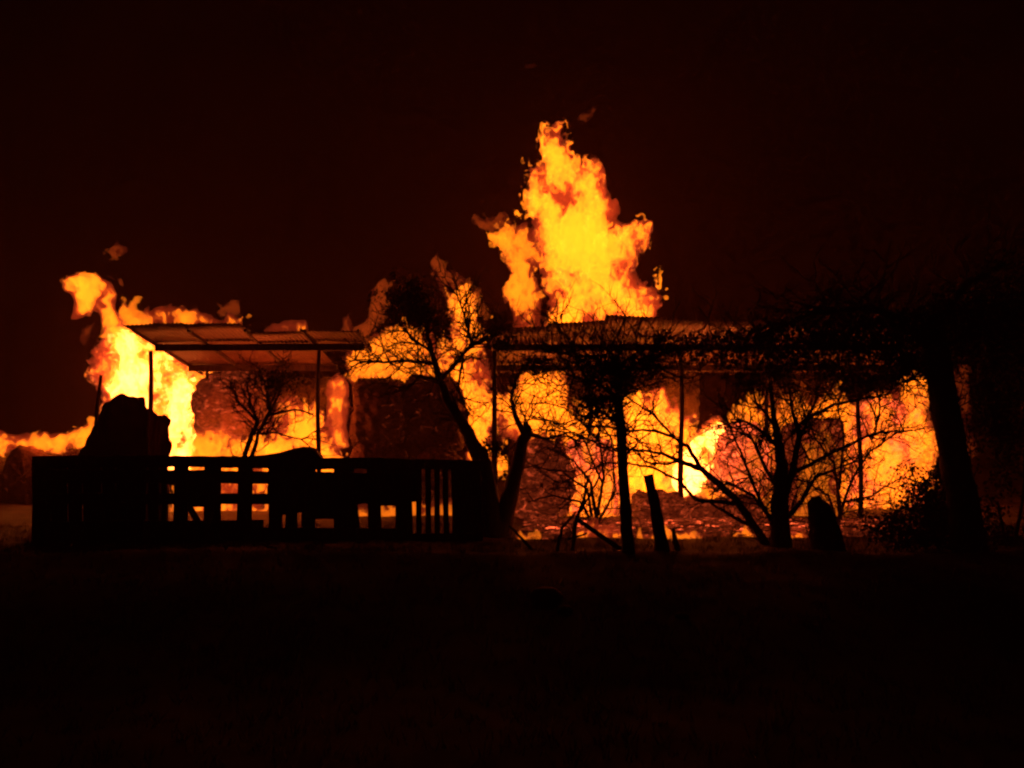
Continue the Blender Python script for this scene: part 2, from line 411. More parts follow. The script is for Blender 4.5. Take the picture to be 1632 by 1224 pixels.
def cloth(name, label, cat, outline, d, thick, m, bump=.05):
    """A lump with depth from a row of (px, py_top) over a base line."""
    V = []; n = len(outline); K = 9
    for (px, pt, pb) in outline:
        a = P(px, pt, d); b = P(px, pb, d)
        for k_ in range(K):
            t = k_ / (K - 1); yy = (t - .5) * 2
            V.append((a.x + rng.uniform(-.015, .015), d + yy * thick, b.z + (a.z - b.z) * math.sqrt(max(0, 1 - yy * yy)) + rng.uniform(-bump, bump) * .3))
    F = [(i_ * K + k_, (i_ + 1) * K + k_, (i_ + 1) * K + k_ + 1, i_ * K + k_ + 1) for i_ in range(n - 1) for k_ in range(K - 1)]
    F += [(i_ * K + K - 1, (i_ + 1) * K + K - 1, (i_ + 1) * K, i_ * K) for i_ in range(n - 1)]
    o = link(name, fast_mesh(name, V, F), m)
    return tag(o, label, cat)
cloth('tarpaulin', 'dark crumpled tarpaulin lying over the top rail of the pallet fence', 'tarpaulin',
      [(376, 728, 730), (395, 727, 731), (420, 726, 731), (445, 722, 731), (468, 716, 731), (485, 712, 731), (500, 713, 731), (508, 720, 731), (514, 729, 731)], FD, .14, M_tarp)

# leaning iron sheets left of the thin post
def lean_sheet(poly, d0, d1, label):
    """Corrugated sheet leaning back: its foot at d0, its head at d1."""
    c = [P(x_, y_, 1.0) for x_, y_ in poly]
    ys = [q[1] for q in poly]; lo, hi = max(ys), min(ys)
    A = [P(x_, y_, d0 + (d1 - d0) * (lo - y_) / (lo - hi)) for x_, y_ in poly]
    import bmesh
    bm = bmesh.new(); vs = [bm.verts.new(p) for p in A]; f = bm.faces.new(vs)
    bmesh.ops.triangulate(bm, faces=[f]); bmesh.ops.subdivide_edges(bm, edges=bm.edges[:], cuts=9, use_grid_fill=True)
    for v in bm.verts:
        v.co.x += .018 * math.sin(v.co.z * 23) * math.sin(v.co.z * 9.1 + 1); v.co.z += .016 * math.sin(v.co.x * 27) * math.sin(v.co.x * 11)
        v.co.y += .014 * math.sin(v.co.x / .09 * 6.283) + .03 * math.sin(v.co.z * 3 + v.co.x)
    ret = bmesh.ops.solidify(bm, geom=bm.faces[:], thickness=.006)
    me = bpy.data.meshes.new('iron_sheet'); bm.to_mesh(me); bm.free()
    tag(link('iron_sheet', me, M_metal), label, 'iron sheet', 'iron sheets leaning by the low shed')
lean_sheet([(92, 850), (125, 722), (150, 682), (168, 642), (184, 632), (192, 627), (200, 630), (229, 634), (238, 655), (238, 850)], 19.0, 19.9, 'wide dark iron sheet leaning before the fireball, left of the shed post')
lean_sheet([(236, 850), (238, 648), (252, 662), (262, 660), (272, 668), (270, 690), (275, 716), (268, 735), (262, 850)], 19.6, 20.3, 'narrow torn iron sheet standing just right of the first shed post')

# ------------------------------------------------------------------ poles, posts, stumps
def pole(name, label, cat, pts, d, n=9, jit=.06, m=M_wood, group=None, dd=0, seg=5):
    mb = MB(); Q = []; Rr = []
    for a in range(len(pts) - 1):
        for t in range(seg):
            u = t / seg; p, q = pts[a], pts[a + 1]
            Q.append(P(p[0] + (q[0] - p[0]) * u + rng.uniform(-.6, .6), p[1] + (q[1] - p[1]) * u, d + dd * a)); Rr.append((p[2] + (q[2] - p[2]) * u) / 2 * d / FPX)
    p = pts[-1]; Q.append(P(p[0], p[1], d + dd * (len(pts) - 1))); Rr.append(p[2] / 2 * d / FPX)
    mb.tube(Q, Rr, n, jit)
    return tag(mb.build(name, m, None, True), label, cat, group)
pole('broken_post', 'short broken post leaning beside the tall dark post', 'post', [(1058, 895, 24), (1050, 840, 20), (1040, 790, 17), (1033, 757, 16)], 15.0, jit=.12)
pole('broken_post', 'smallest pointed stake right of the broken leaning post', 'post', [(1084, 898, 13), (1077, 865, 9), (1073, 842, 5)], 15.1)
pole('thin_pole', 'thin leaning pole at the outer left edge of the fireball', 'pole', [(150, 720, 6), (155, 650, 6), (161, 598, 5)], 20.5)
pole('tree_stump', 'fat dark stump with a rounded top among the bush twigs', 'stump', [(1322, 900, 66), (1318, 870, 56), (1312, 835, 46), (1305, 812, 38), (1296, 799, 26), (1292, 795, 8)], 15.2, 12, .07, M_bark)
pole('fallen_board', 'broken board sloping down to the foot of the tall post', 'board', [(918, 826, 7), (955, 852, 8), (996, 880, 8)], 15.3, 4, .02)
pole('fallen_board', 'thin stick lying aslant on the lit ground beside the forked tree', 'board', [(812, 838, 4), (835, 862, 5), (856, 884, 5)], 15.6, 5, .05)

# ------------------------------------------------------------------ trees and bushes
def grow(mb, p, d, ln, r, depth, cnt):
    """A twig and its side twigs."""
    if cnt[0] <= 0: return
    pts = [p]; rad = [r]; q = Vector(p); dr = Vector(d).normalized(); n = 4
    for k in range(n):
        dr = (dr + Vector((rng.gauss(0, .22), rng.gauss(0, .22), rng.gauss(.03, .2)))).normalized()
        q = q + dr * ln / n; pts.append(q.copy()); rad.append(r * (1 - .8 * (k + 1) / n))
        if depth > 0 and k > 0 or (depth > 0 and rng.random() < .4):
            for _ in range(rng.choice((1, 1, 2))):
                sd = (dr + Vector((rng.gauss(0, .8), rng.gauss(0, .6), rng.gauss(.1, .7)))).normalized()
                grow(mb, q, sd, ln * rng.uniform(.4, .7), r * .6, depth - 1, cnt)
    mb.tube(pts, rad, 3 if r < .006 else 4, 0, False); cnt[0] -= 1
def plant(name, label, cat, limbs, d, leafy=(), tw=10, tk=2.5, tl=.55, tr=.006, depth=2, leaf=.05, group=None, spread=.35, maxn=2500, base=None):
    """limbs: list of [(px, py, width_px), ...]; leafy: ellipsoids (px, py, rx_px, rz_px, depth_m, n)."""
    b = limbs[0][0] if limbs else base
    bp = P(b[0], b[1], d); e = empty(name, bp, label, cat, group)
    tws = MB(); cnt = [maxn]; starts = []
    for li, L_ in enumerate(limbs):
        mb = MB(); Q = []; Rr = []; yo = 0; dy = rng.uniform(-spread, spread) if li else 0
        tot = len(L_) - 1
        for a in range(tot):
            p, q = L_[a], L_[a + 1]
            for t in range(4):
                u = t / 4; f = (a + u) / tot
                Q.append(P(p[0] + (q[0] - p[0]) * u + rng.uniform(-1, 1), p[1] + (q[1] - p[1]) * u + rng.uniform(-1, 1), d + dy * f)); Rr.append((p[2] + (q[2] - p[2]) * u) / 2 * d / FPX)
        p = L_[-1]; Q.append(P(p[0], p[1], d + dy)); Rr.append(max(p[2] / 2 * d / FPX, .003))
        mb.tube(Q, Rr, 8 if li == 0 else 6, .07); mb.build('trunk' if li == 0 else 'limb', M_bark, e, True)
        for a in range(len(Q)):
            if Rr[a] > .05 and rng.random() > .25: continue
            for _ in range(max(1, int(tw * .25)) if rng.random() < .85 else 0):
                t = (Q[min(a + 1, len(Q) - 1)] - Q[max(a - 1, 0)]).normalized()
                dr = t * .6 + Vector((rng.gauss(0, .8), rng.gauss(0, .5), rng.gauss(.25, .6)))
                starts.append((Q[a].copy(), dr))
    rng.shuffle(starts)
    for (q_, dr) in starts: grow(tws, q_, dr, tl * rng.uniform(.5, 1.2), tr * tk, depth, cnt)
    if tws.V:
        me = bpy.data.meshes.new('twigs'); me.from_pydata([tuple(v) for v in tws.V], [], tws.F); me.update()
        o = link('twigs', me, M_bark, e); o['kind'] = 'stuff'
    if leafy:
        PP = []
        for (px, py, rx, rz, dm, n) in leafy:
            c = P(px, py, d); sc = d / FPX; ncl = max(3, n // 45)
            cc = nrs.normal(0, .42, (ncl, 3)); pick = nrs.randint(0, ncl, n); pt = cc[pick] + nrs.normal(0, .16, (n, 3))
            PP.append(np.array(c) + pt * np.array([rx * sc, dm, rz * sc]))
        PP = np.concatenate(PP); n = len(PP)
        A = nrs.normal(0, 1, (n, 3)); A[:, 2] -= .6; A /= np.linalg.norm(A, axis=1)[:, None]
        B = np.cross(A, nrs.normal(0, 1, (n, 3))); B /= np.linalg.norm(B, axis=1)[:, None]
        s = leaf * nrs.uniform(.6, 1.5, (n, 1))
        q = np.stack([PP, PP + A * s * .5 + B * s * .28, PP + A * s, PP + A * s * .5 - B * s * .28], 1).reshape(-1, 3)
        o = link('crown' if cat == 'tree' else 'foliage', fast_mesh('leaves', q, np.arange(n * 4).reshape(-1, 4)), M_leaf, e, False); o['kind'] = 'stuff'
    return e
plant('forked_tree', 'forked tree at the end of the pallet fence with bare twigs against fire', 'tree', [
    [(786, 880, 56), (780, 800, 34), (771, 740, 28), (745, 690, 20), (715, 640, 15), (700, 605, 12), (690, 570, 9), (682, 535, 6), (680, 500, 3)],
    [(788, 880, 44), (808, 808, 28), (823, 750, 24), (832, 705, 20), (842, 690, 16), (838, 672, 8)],
    [(838, 700, 12), (822, 664, 8), (815, 640, 6), (822, 600, 4)],
    [(775, 760, 16), (770, 720, 14), (742, 694, 9), (722, 664, 5)],
    [(692, 580, 6), (655, 575, 5), (610, 577, 4), (566, 574, 2)],
    [(700, 610, 8), (738, 565, 6), (755, 548, 7), (790, 535, 4)],
    [(752, 550, 5), (744, 515, 4), (728, 470, 2)],
    [(738, 565, 5), (730, 620, 4), (748, 660, 3)],
    [(687, 560, 5), (655, 540, 3), (630, 500, 2)],
    [(700, 605, 5), (672, 600, 4), (640, 622, 2)],
    [(842, 690, 8), (870, 700, 5), (900, 690, 3), (930, 715, 2)]],
    17.6, [(650, 482, 40, 38, .5, 2200), (700, 505, 26, 36, .4, 400), (795, 540, 40, 26, .5, 500), (850, 580, 60, 22, .4, 500),
           (775, 722, 24, 28, .3, 700)], tw=14, tl=.55, tr=.0055, maxn=5200)
plant('slender_tree', 'slender tree with straight dark trunk and leafy top before the long shed', 'tree', [
    [(1006, 905, 24), (1000, 860, 20), (996, 800, 18), (990, 700, 16), (986, 620, 14), (980, 570, 10)],
    [(986, 640, 7), (955, 610, 5), (915, 600, 3)], [(984, 610, 6), (1010, 580, 4), (1040, 572, 2)], [(988, 680, 4), (968, 660, 3), (950, 655, 2)],
    [(984, 600, 5), (950, 570, 4), (880, 560, 2)]],
    14.7, [(960, 600, 80, 46, .6, 1500), (890, 575, 100, 30, .6, 1100), (1030, 585, 80, 34, .6, 1100), (960, 640, 40, 26, .4, 450)],
    tw=18, tl=.6, maxn=3600, leaf=.038)
plant('bare_bush', 'many stemmed bare bush rising before the fire beside the rounded stump', 'bush', [
    [(1246, 895, 38), (1243, 800, 28), (1246, 740, 20), (1240, 700, 14), (1232, 660, 9), (1228, 610, 5), (1222, 560, 3)],
    [(1244, 810, 14), (1264, 750, 11), (1274, 690, 9), (1262, 650, 5), (1255, 610, 3)],
    [(1240, 712, 8), (1215, 688, 6), (1190, 672, 4), (1165, 668, 2)],
    [(1243, 790, 8), (1215, 735, 6), (1198, 700, 4), (1184, 688, 2)],
    [(1262, 690, 8), (1285, 668, 7), (1330, 645, 5), (1370, 636, 4), (1410, 630, 2)],
    [(1262, 755, 8), (1300, 735, 6), (1350, 710, 5), (1395, 690, 4), (1455, 685, 2)],
    [(1250, 830, 10), (1278, 798, 7), (1300, 760, 5), (1352, 740, 3)],
    [(1240, 850, 8), (1212, 800, 6), (1180, 720, 4), (1150, 650, 2)],
    [(1274, 700, 6), (1300, 640, 4), (1310, 590, 2)],
    [(1395, 690, 4), (1402, 650, 3), (1396, 610, 2)],
    [(1236, 680, 6), (1205, 640, 4), (1195, 590, 2)],
    [(1240, 840, 8), (1200, 790, 5), (1160, 770, 4), (1130, 790, 2)]],
    15.8, [(1215, 600, 60, 22, .4, 500)], tw=16, tl=.55, tr=.005, maxn=5200)
plant('bare_shrub', 'wide bare shrub of thin arching stems between the forked tree and the tall trunk', 'shrub', [
    [(948, 885, 10), (950, 820, 7), (942, 770, 5), (915, 735, 3), (870, 712, 2)], [(948, 850, 6), (935, 780, 4), (895, 750, 3), (850, 745, 2)],
    [(950, 830, 6), (962, 760, 4), (955, 700, 3), (900, 650, 2), (860, 640, 1)], [(950, 840, 5), (980, 780, 3), (975, 700, 3), (940, 650, 2)],
    [(948, 840, 5), (925, 800, 4), (880, 790, 3), (840, 800, 2)], [(960, 770, 4), (930, 700, 3), (880, 672, 2), (835, 668, 1)]],
    18.6, [], tw=12, tl=.6, tr=.0045, maxn=1500)
plant('bare_shrub', 'bare shrub with crossing stems behind the rounded stump and thin back post', 'shrub', [
    [(1335, 885, 9), (1338, 800, 6), (1330, 740, 4), (1300, 700, 3), (1280, 640, 2)], [(1338, 820, 6), (1360, 760, 4), (1385, 720, 3), (1430, 690, 2)],
    [(1336, 840, 6), (1320, 790, 4), (1290, 770, 3), (1250, 760, 2)], [(1338, 780, 5), (1345, 700, 3), (1335, 650, 2), (1350, 600, 1)],
    [(1345, 800, 5), (1390, 790, 3), (1420, 770, 2)]],
    18.8, [], tw=16, tl=.6, tr=.0045, maxn=2600)
plant('fallen_branch', 'arching bare branch reaching from the bush towards the tall post', 'branch', [
    [(1238, 895, 16), (1205, 842, 13), (1176, 800, 12), (1148, 773, 11), (1118, 748, 10), (1085, 735, 7), (1055, 722, 5), (1002, 716, 3)],
    [(1120, 750, 8), (1097, 712, 7), (1072, 696, 5), (1045, 686, 5), (1002, 686, 3)],
    [(1180, 802, 8), (1142, 800, 6), (1108, 796, 6), (1082, 766, 5), (1042, 746, 4), (1002, 738, 3)],
    [(1085, 735, 5), (1060, 740, 4), (1030, 736, 3)],
    [(1074, 697, 4), (1040, 660, 4), (1008, 640, 2)],
    [(1002, 716, 4), (960, 712, 3), (915, 690, 3), (862, 684, 2)],
    [(1002, 686, 4), (950, 678, 3), (905, 700, 2)],
    [(1002, 738, 4), (965, 738, 3), (920, 758, 2), (890, 770, 1)],
    [(1205, 842, 8), (1180, 830, 6), (1130, 800, 3)]],
    16.2, [], tw=8, tl=.4, tr=.0045, maxn=1800)
plant('small_bush', 'small bare bush rising above the tarpaulin before the glowing bale', 'bush', [
    [(386, 745, 9), (398, 700, 8), (410, 672, 6), (402, 650, 4), (392, 615, 2)],
    [(396, 745, 8), (412, 692, 6), (430, 655, 5), (446, 625, 3), (452, 596, 2)],
    [(410, 672, 5), (380, 640, 3), (366, 610, 2)], [(428, 662, 5), (470, 652, 3), (500, 660, 2)],
    [(404, 690, 4), (440, 690, 3), (480, 700, 2)], [(430, 655, 4), (425, 620, 3), (415, 590, 2)]],
    18.4, [(440, 610, 55, 30, .4, 500)], tw=12, tl=.45, tr=.005, maxn=1800)
plant('dead_sapling', 'little dead sapling standing on the lit ground before the orange bale', 'sapling', [
    [(912, 885, 7), (918, 830, 6), (930, 795, 5), (938, 757, 4)], [(888, 882, 6), (896, 842, 5), (918, 815, 3)],
    [(925, 815, 4), (950, 770, 3), (965, 735, 2)], [(905, 860, 4), (935, 850, 3)]], 15.2, [], tw=4, tl=.3, tr=.004, maxn=150)
plant('big_tree', 'big tree with thick leaning trunk and dark hanging crown', 'tree', [
    [(1551, 900, 60), (1534, 800, 52), (1519, 720, 48), (1505, 640, 46), (1492, 565, 44), (1483, 500, 36)],
    [(1490, 560, 20), (1440, 510, 14), (1380, 490, 9), (1300, 500, 5)], [(1488, 520, 18), (1540, 450, 12), (1600, 420, 8)],
    [(1500, 560, 14), (1550, 520, 10), (1620, 510, 6)], [(1380, 492, 7), (1350, 540, 4), (1320, 590, 2)],
    [(1440, 512, 8), (1436, 560, 4), (1440, 610, 2)], [(1300, 500, 5), (1220, 520, 4), (1150, 560, 2)]],
    15.0, [(1390, 535, 110, 56, .9, 4300), (1260, 550, 110, 54, .7, 3600), (1140, 552, 95, 34, .5, 2400), (1440, 570, 50, 34, .6, 1500), (1500, 510, 90, 50, .9, 3500),
           (1600, 520, 90, 110, 1.0, 6000), (1590, 650, 44, 120, .6, 4500)], tw=12, tl=.6, tr=.006, maxn=3600, leaf=.05)
plant('leafy_bush', 'low dark bush at the foot of the thick leaning trunk', 'bush', [
    [(1500, 895, 10), (1490, 850, 7), (1478, 800, 4)], [(1500, 895, 9), (1530, 840, 5), (1545, 790, 3)], [(1500, 895, 8), (1450, 850, 4), (1425, 815, 2)]],
    15.6, [(1480, 810, 62, 50, .6, 4200), (1440, 850, 60, 34, .5, 2600), (1540, 840, 60, 50, .5, 2600), (1500, 760, 26, 26, .3, 600)], tw=6, tl=.4, maxn=300)
plant('leafy_bush', 'dark bush at the far edge of the scene, right of the big tree', 'bush', [
    [(1610, 895, 10), (1600, 850, 7), (1590, 800, 4)], [(1610, 895, 9), (1630, 800, 5), (1632, 740, 3)], [(1600, 880, 5), (1570, 820, 3)]],
    16.2, [(1615, 870, 60, 26, .6, 2200)], tw=6, tl=.4, maxn=300)

# ------------------------------------------------------------------ flames
def poly_sdf(poly, gx_, gz_):
    Xg, Zg = np.meshgrid(gx_, gz_, indexing='ij'); d = np.full(Xg.shape, 1e9, np.float32); ins = np.zeros(Xg.shape, bool)
    n = len(poly)
    for a in range(n):
        x0, z0 = poly[a]; x1, z1 = poly[(a + 1) % n]
        dx, dz = x1 - x0, z1 - z0; l2 = dx * dx + dz * dz + 1e-9
        t = np.clip(((Xg - x0) * dx + (Zg - z0) * dz) / l2, 0, 1)
        d = np.minimum(d, np.hypot(Xg - x0 - t * dx, Zg - z0 - t * dz))
        c = ((z0 > Zg) != (z1 > Zg)) & (Xg < (x1 - x0) * (Zg - z0) / (z1 - z0 + 1e-9) + x0)
        ins ^= c
    return np.where(ins, d, -d)
FG = 'flames of the burning hay store'
NF = [0]
def flame(label, px_poly, depth, T=.5, heat=1.0, vox=.032, Rr=.45, warp=.14, levels=(0.0, .38, .62), carve=.45, sc=.6, rag=.42):
    NF[0] += 1; sd = NF[0] * 3.17
    pw = [(lambda q: (q.x, q.z))(P(a, b, depth)) for a, b in px_poly]
    xs = [p[0] for p in pw]; zs = [p[1] for p in pw]; mg = .3
    h2 = .03
    ga = np.arange(min(xs) - .8, max(xs) + .8, h2); gb = np.arange(min(zs) - .8, max(zs) + .8, h2)
    S = poly_sdf(pw, ga, gb).astype(np.float32)
    Ty = T * 1.25 + .1
    x = np.arange(min(xs) - mg, max(xs) + mg, vox); y = np.arange(-Ty, Ty + vox, vox * 1.3); z = np.arange(min(zs) - mg, max(zs) + mg, vox)
    Xv, Yv, Zv = [a.astype(np.float32) for a in np.meshgrid(x, y, z, indexing='ij')]
    k1 = 1.5 / sc; yy = Yv * .8 + sd
    wx = warp * fbm(Xv * k1, yy * k1, Zv * k1 * .75, 0, 2) + warp * .55 * vn(Xv * 6.5 / sc, yy * 4, Zv * 4.5 / sc, 3)
    wz = warp * 1.2 * fbm(Xv * k1 + 9, yy * k1, Zv * k1 * .75, 1, 2) + warp * .55 * vn(Xv * 6.5 / sc + 5, yy * 4, Zv * 4.5 / sc, 2)
    fi = np.clip((Xv + wx - ga[0]) / h2, 0, S.shape[0] - 2.01); fj = np.clip((Zv + wz - gb[0]) / h2, 0, S.shape[1] - 2.01)
    i0 = fi.astype(np.int32); j0 = fj.astype(np.int32); fi -= i0; fj -= j0
    s = (S[i0, j0] * (1 - fi) + S[i0 + 1, j0] * fi) * (1 - fj) + (S[i0, j0 + 1] * (1 - fi) + S[i0 + 1, j0 + 1] * fi) * fj
    det = fbm((Xv + wx) * 3.4 / sc, yy * 1.5, (Zv + wz) * 1.45 / sc, 2, 5)
    B = np.clip(s / Rr + .16, -1.5, 1) + rag * det - (Yv / T) ** 2
    c1 = fbm((Xv + wx * 3) * 2.0 / sc, yy * .6, (Zv + wz * 3) * .95 / sc, 1, 4)
    c2 = 1 - 2.6 * np.abs(fbm((Xv + wx * 3.5) * 3.6 / sc + 4, yy * .7, (Zv + wz * 3) * 1.5 / sc, 3, 3))
    cells = c1 * .7 - .36 * np.clip(c2, -.3, 1) + .22 * vn(Xv * .75 / sc, yy * .3, Zv * .6 / sc, 2)
    org = np.array([x[0], 0, z[0]])
    root = None
    for li, lv in enumerate(levels):
        f = B - lv + ((carve * 3.8 * (cells + .13) * (1.0 + .3 * li) + .5 * rag * det) if li else .85 * (cells + .04) * (1 if Rr > .25 else .6))
        f = f.astype(np.float32)
        f[0] = f[-1] = -1; f[:, 0] = f[:, -1] = -1; f[:, :, 0] = f[:, :, -1] = -1
        if (f > 0).sum() < 12: continue
        f = np.where(np.abs(f) < 1e-4, 1e-4, f)
        Vv, Q = surface_nets(f, org * 0, 1.0)
        Vv = Vv * np.array([vox, vox * 1.3, vox]) + np.array([x[0], y[0] + depth, z[0]])
        m = flame_mat(li, heat)
        if root is None:
            root = link('flame', fast_mesh('flame', Vv, Q), m); tag(root, label, 'flame', FG)
        else:
            o = link(('outer', 'inner_flame', 'flame_core', 'white_heart')[li], fast_mesh('flame', Vv, Q), m); o.parent = root
flame('tallest yellow tower of flame above the long shed roof',
      [(868, 545), (880, 500), (872, 450), (862, 400), (850, 365), (850, 335), (838, 318), (850, 300), (850, 270), (868, 258), (870, 225), (877, 205), (882, 192), (892, 200),
       (900, 235), (925, 262), (943, 256), (966, 270), (966, 295), (990, 322), (986, 345), (978, 356), (1004, 360), (1044, 354), (1032, 388), (1018, 402),
       (1014, 430), (1036, 462), (1048, 492), (1050, 545)], 25.4, T=.62, heat=1.1, vox=.03, Rr=.42, warp=.10, rag=.5)
flame('orange flame leaning against the tower of fire above the roof step',
      [(818, 545), (812, 490), (806, 430), (800, 395), (790, 368), (812, 358), (840, 360), (856, 375), (862, 410), (850, 440), (862, 480), (866, 545)], 25.0, T=.3, heat=.8, vox=.04, Rr=.25, warp=.13)
flame('brightest yellow fireball at the open end of the low shed',
      [(158, 700), (170, 640), (150, 600), (152, 560), (163, 528), (195, 520), (240, 530), (320, 590), (312, 640), (302, 700), (300, 760), (240, 770), (170, 770)],
      26.2, T=.75, heat=1.35, Rr=.5, warp=.13, carve=.35, levels=(0, .38, .62, 1.0))
flame('curling orange flame arching high above the fireball',
      [(113, 508), (118, 480), (103, 462), (101, 447), (125, 436), (150, 438), (176, 450), (186, 468), (184, 490), (200, 525), (196, 555), (165, 550), (170, 525), (165, 503), (153, 492), (143, 500), (136, 506)],
      25.9, T=.26, heat=1.2, vox=.034, Rr=.17, warp=.07, rag=.3, levels=(0, .28, .6))
flame('small torn wisp of flame drifting above the curling flame', [(176, 408), (180, 395), (190, 388), (201, 394), (196, 404), (184, 412)], 25.9, T=.13, heat=.42, vox=.032, Rr=.16, warp=.1, levels=(0, .3), rag=.9, sc=.4)
flame('pale slanting wisp beside the edge of the fireball', [(120, 546), (128, 528), (140, 518), (152, 514), (148, 528), (132, 548)], 25.7, T=.12, heat=.4, vox=.032, Rr=.16, warp=.08, levels=(0, .3), rag=.9, sc=.4)
flame('thin spark of flame right of the curling flame', [(176, 440), (190, 446), (200, 456), (190, 455)], 25.9, T=.08, heat=.4, vox=.03, Rr=.1, warp=.06, levels=(0, .3), rag=.9, sc=.4)
flame('low orange flames running along the top of the low shed roof',
      [(196, 528), (196, 498), (206, 486), (225, 492), (250, 486), (274, 479), (298, 490), (322, 500), (345, 512), (362, 504), (385, 508), (384, 528)], 22.6, T=.26, heat=.75, vox=.036, Rr=.28, warp=.1)
flame('small faint wisp over the end of the burning low roof', [(352, 500), (358, 482), (372, 476), (384, 486), (380, 500)], 23.0, T=.13, heat=.42, vox=.034, Rr=.2, warp=.1, levels=(0, .3), rag=.9, sc=.4)
flame('short flat flame licking through the gap in the low roof', [(426, 530), (436, 516), (462, 508), (486, 518), (490, 530)], 22.0, T=.15, heat=1.0, vox=.034, Rr=.2, warp=.07)
flame('tall faint red flame rising between the two sheds',
      [(552, 545), (540, 505), (550, 500), (570, 525), (582, 500), (592, 465), (605, 448), (614, 455), (606, 490), (600, 540), (590, 570), (560, 570)], 24.2, T=.16, heat=.45, vox=.036, Rr=.25, warp=.14, levels=(0, .5))
flame('orange sheet of flame above the black stack of bales',
      [(545, 612), (552, 580), (570, 548), (600, 530), (640, 524), (680, 528), (700, 540), (705, 610), (640, 606)], 24.6, T=.3, heat=.8, Rr=.3, warp=.13)
flame('ragged flame climbing behind the forked tree',
      [(700, 620), (705, 560), (722, 520), (722, 490), (725, 480), (745, 470), (768, 510), (778, 560), (786, 600), (792, 660), (790, 740), (745, 745), (735, 680), (720, 640)],
      25.0, T=.42, heat=1.05, Rr=.35, warp=.15)
flame('curled thin red flame above the forked tree', [(722, 510), (712, 480), (694, 455), (688, 425), (695, 402), (705, 428), (735, 440), (758, 462), (768, 500), (745, 505), (735, 470), (712, 455), (722, 475), (738, 505)], 25.2, T=.14, heat=.5, vox=.034, Rr=.16, warp=.1, levels=(0, .4))
flame('thin line of flame glowing under the far edge of the low roof', [(305, 612), (316, 596), (350, 594), (392, 596), (402, 603), (360, 608)], 25.4, T=.14, heat=1.0, vox=.03, Rr=.12, warp=.04)
flame('flames at the foot of the glowing bale above the fence',
      [(285, 860), (290, 700), (310, 690), (340, 676), (375, 690), (405, 690), (412, 720), (420, 860)], 23.1, T=.26, heat=1.0, Rr=.3, warp=.12)
flame('yellow flame between the small bush and the thin shed post',
      [(418, 860), (420, 700), (424, 660), (440, 640), (470, 636), (500, 650), (520, 660), (540, 690), (545, 860)], 23.9, T=.36, heat=1.1, Rr=.3, warp=.13)
flame('narrow flame in the slot beside the black stack of bales',
      [(520, 660), (526, 610), (538, 598), (552, 604), (556, 660), (550, 715), (530, 720)], 23.8, T=.3, heat=1.2, vox=.03, Rr=.16, warp=.07, carve=.25)
flame('broken low flames behind the gaps of the fence',
      [(540, 860), (545, 830), (560, 800), (600, 812), (640, 790), (700, 800), (742, 800), (760, 770), (770, 860)], 21.6, T=.16, heat=.5, Rr=.25, warp=.12)
flame('wide flame spreading up under the long shed roof beside the forked tree',
      [(790, 700), (795, 640), (812, 612), (845, 596), (880, 594), (908, 606), (912, 640), (950, 655), (985, 660), (1010, 700), (1010, 860), (940, 850), (915, 800), (925, 760), (880, 705), (830, 700)],
      24.8, T=.42, heat=1.05, Rr=.38, warp=.17, levels=(0, .25, .5))
flame('yellow flame just right of the tall dark post',
      [(985, 860), (990, 700), (1000, 650), (1030, 625), (1052, 618), (1075, 640), (1100, 660), (1110, 700), (1095, 760), (1088, 860)],
      24.0, T=.5, heat=1.5, Rr=.35, warp=.14, carve=.35)
flame('white hot flame bursting out behind the arching branch',
      [(1060, 770), (1066, 730), (1088, 700), (1110, 680), (1140, 672), (1168, 680), (1156, 705), (1138, 722), (1132, 760), (1105, 785)],
      23.6, T=.62, heat=2.0, vox=.034, Rr=.32, warp=.08, carve=.18, levels=(0, .25, .42, .55))
flame('orange flames tangled behind the many stemmed bush',
      [(1130, 860), (1120, 760), (1140, 700), (1170, 670), (1200, 640), (1240, 630), (1290, 640), (1330, 622), (1372, 640), (1368, 740), (1352, 860)],
      25.4, T=.36, heat=.8, Rr=.4, warp=.2, carve=.55)
flame('broad yellow flame beside the thick leaning trunk',
      [(1345, 858), (1360, 800), (1362, 680), (1380, 632), (1420, 614), (1462, 600), (1480, 650), (1490, 740), (1486, 765), (1455, 790), (1435, 820), (1410, 858)],
      24.0, T=.42, heat=1.0, Rr=.36, warp=.16, levels=(0, .25, .55))
flame('thin flames licking over the orange burning bale', [(895, 862), (900, 780), (915, 735), (940, 700), (965, 720), (985, 700), (992, 862)], 21.6, T=.3, heat=.9, Rr=.3, warp=.13)
flame('thin ragged flames before the round bale beside the white hot flame', [(1120, 850), (1135, 780), (1150, 720), (1180, 690), (1215, 680), (1240, 720), (1250, 850)], 22.0, T=.13, heat=.42, Rr=.3, warp=.18)
flame('thin ragged flames before the pair of glowing bales', [(1250, 862), (1255, 740), (1270, 690), (1300, 660), (1340, 680), (1362, 740), (1362, 862)], 21.9, T=.13, heat=.42, Rr=.3, warp=.18)
flame('low flame on the ground right of the rounded stump', [(1330, 862), (1345, 838), (1372, 830), (1395, 836), (1402, 862)], 20.6, T=.2, heat=1.2, vox=.036, Rr=.18, warp=.07)
flame('low line of flame along the top of the outer bale row',
      [(-30, 722), (-30, 690), (5, 684), (14, 696), (45, 690), (80, 694), (110, 688), (130, 682), (150, 672), (165, 690), (165, 722)], 26.0, T=.3, heat=.9, vox=.04, Rr=.2, warp=.09)
flame('faint torn flame hanging left of the tower of fire', [(752, 362), (765, 344), (785, 350), (800, 345), (812, 360), (790, 366), (772, 372)], 25.4, T=.16, heat=.4, vox=.036, Rr=.2, warp=.14, levels=(0, .3), rag=.9, sc=.4)
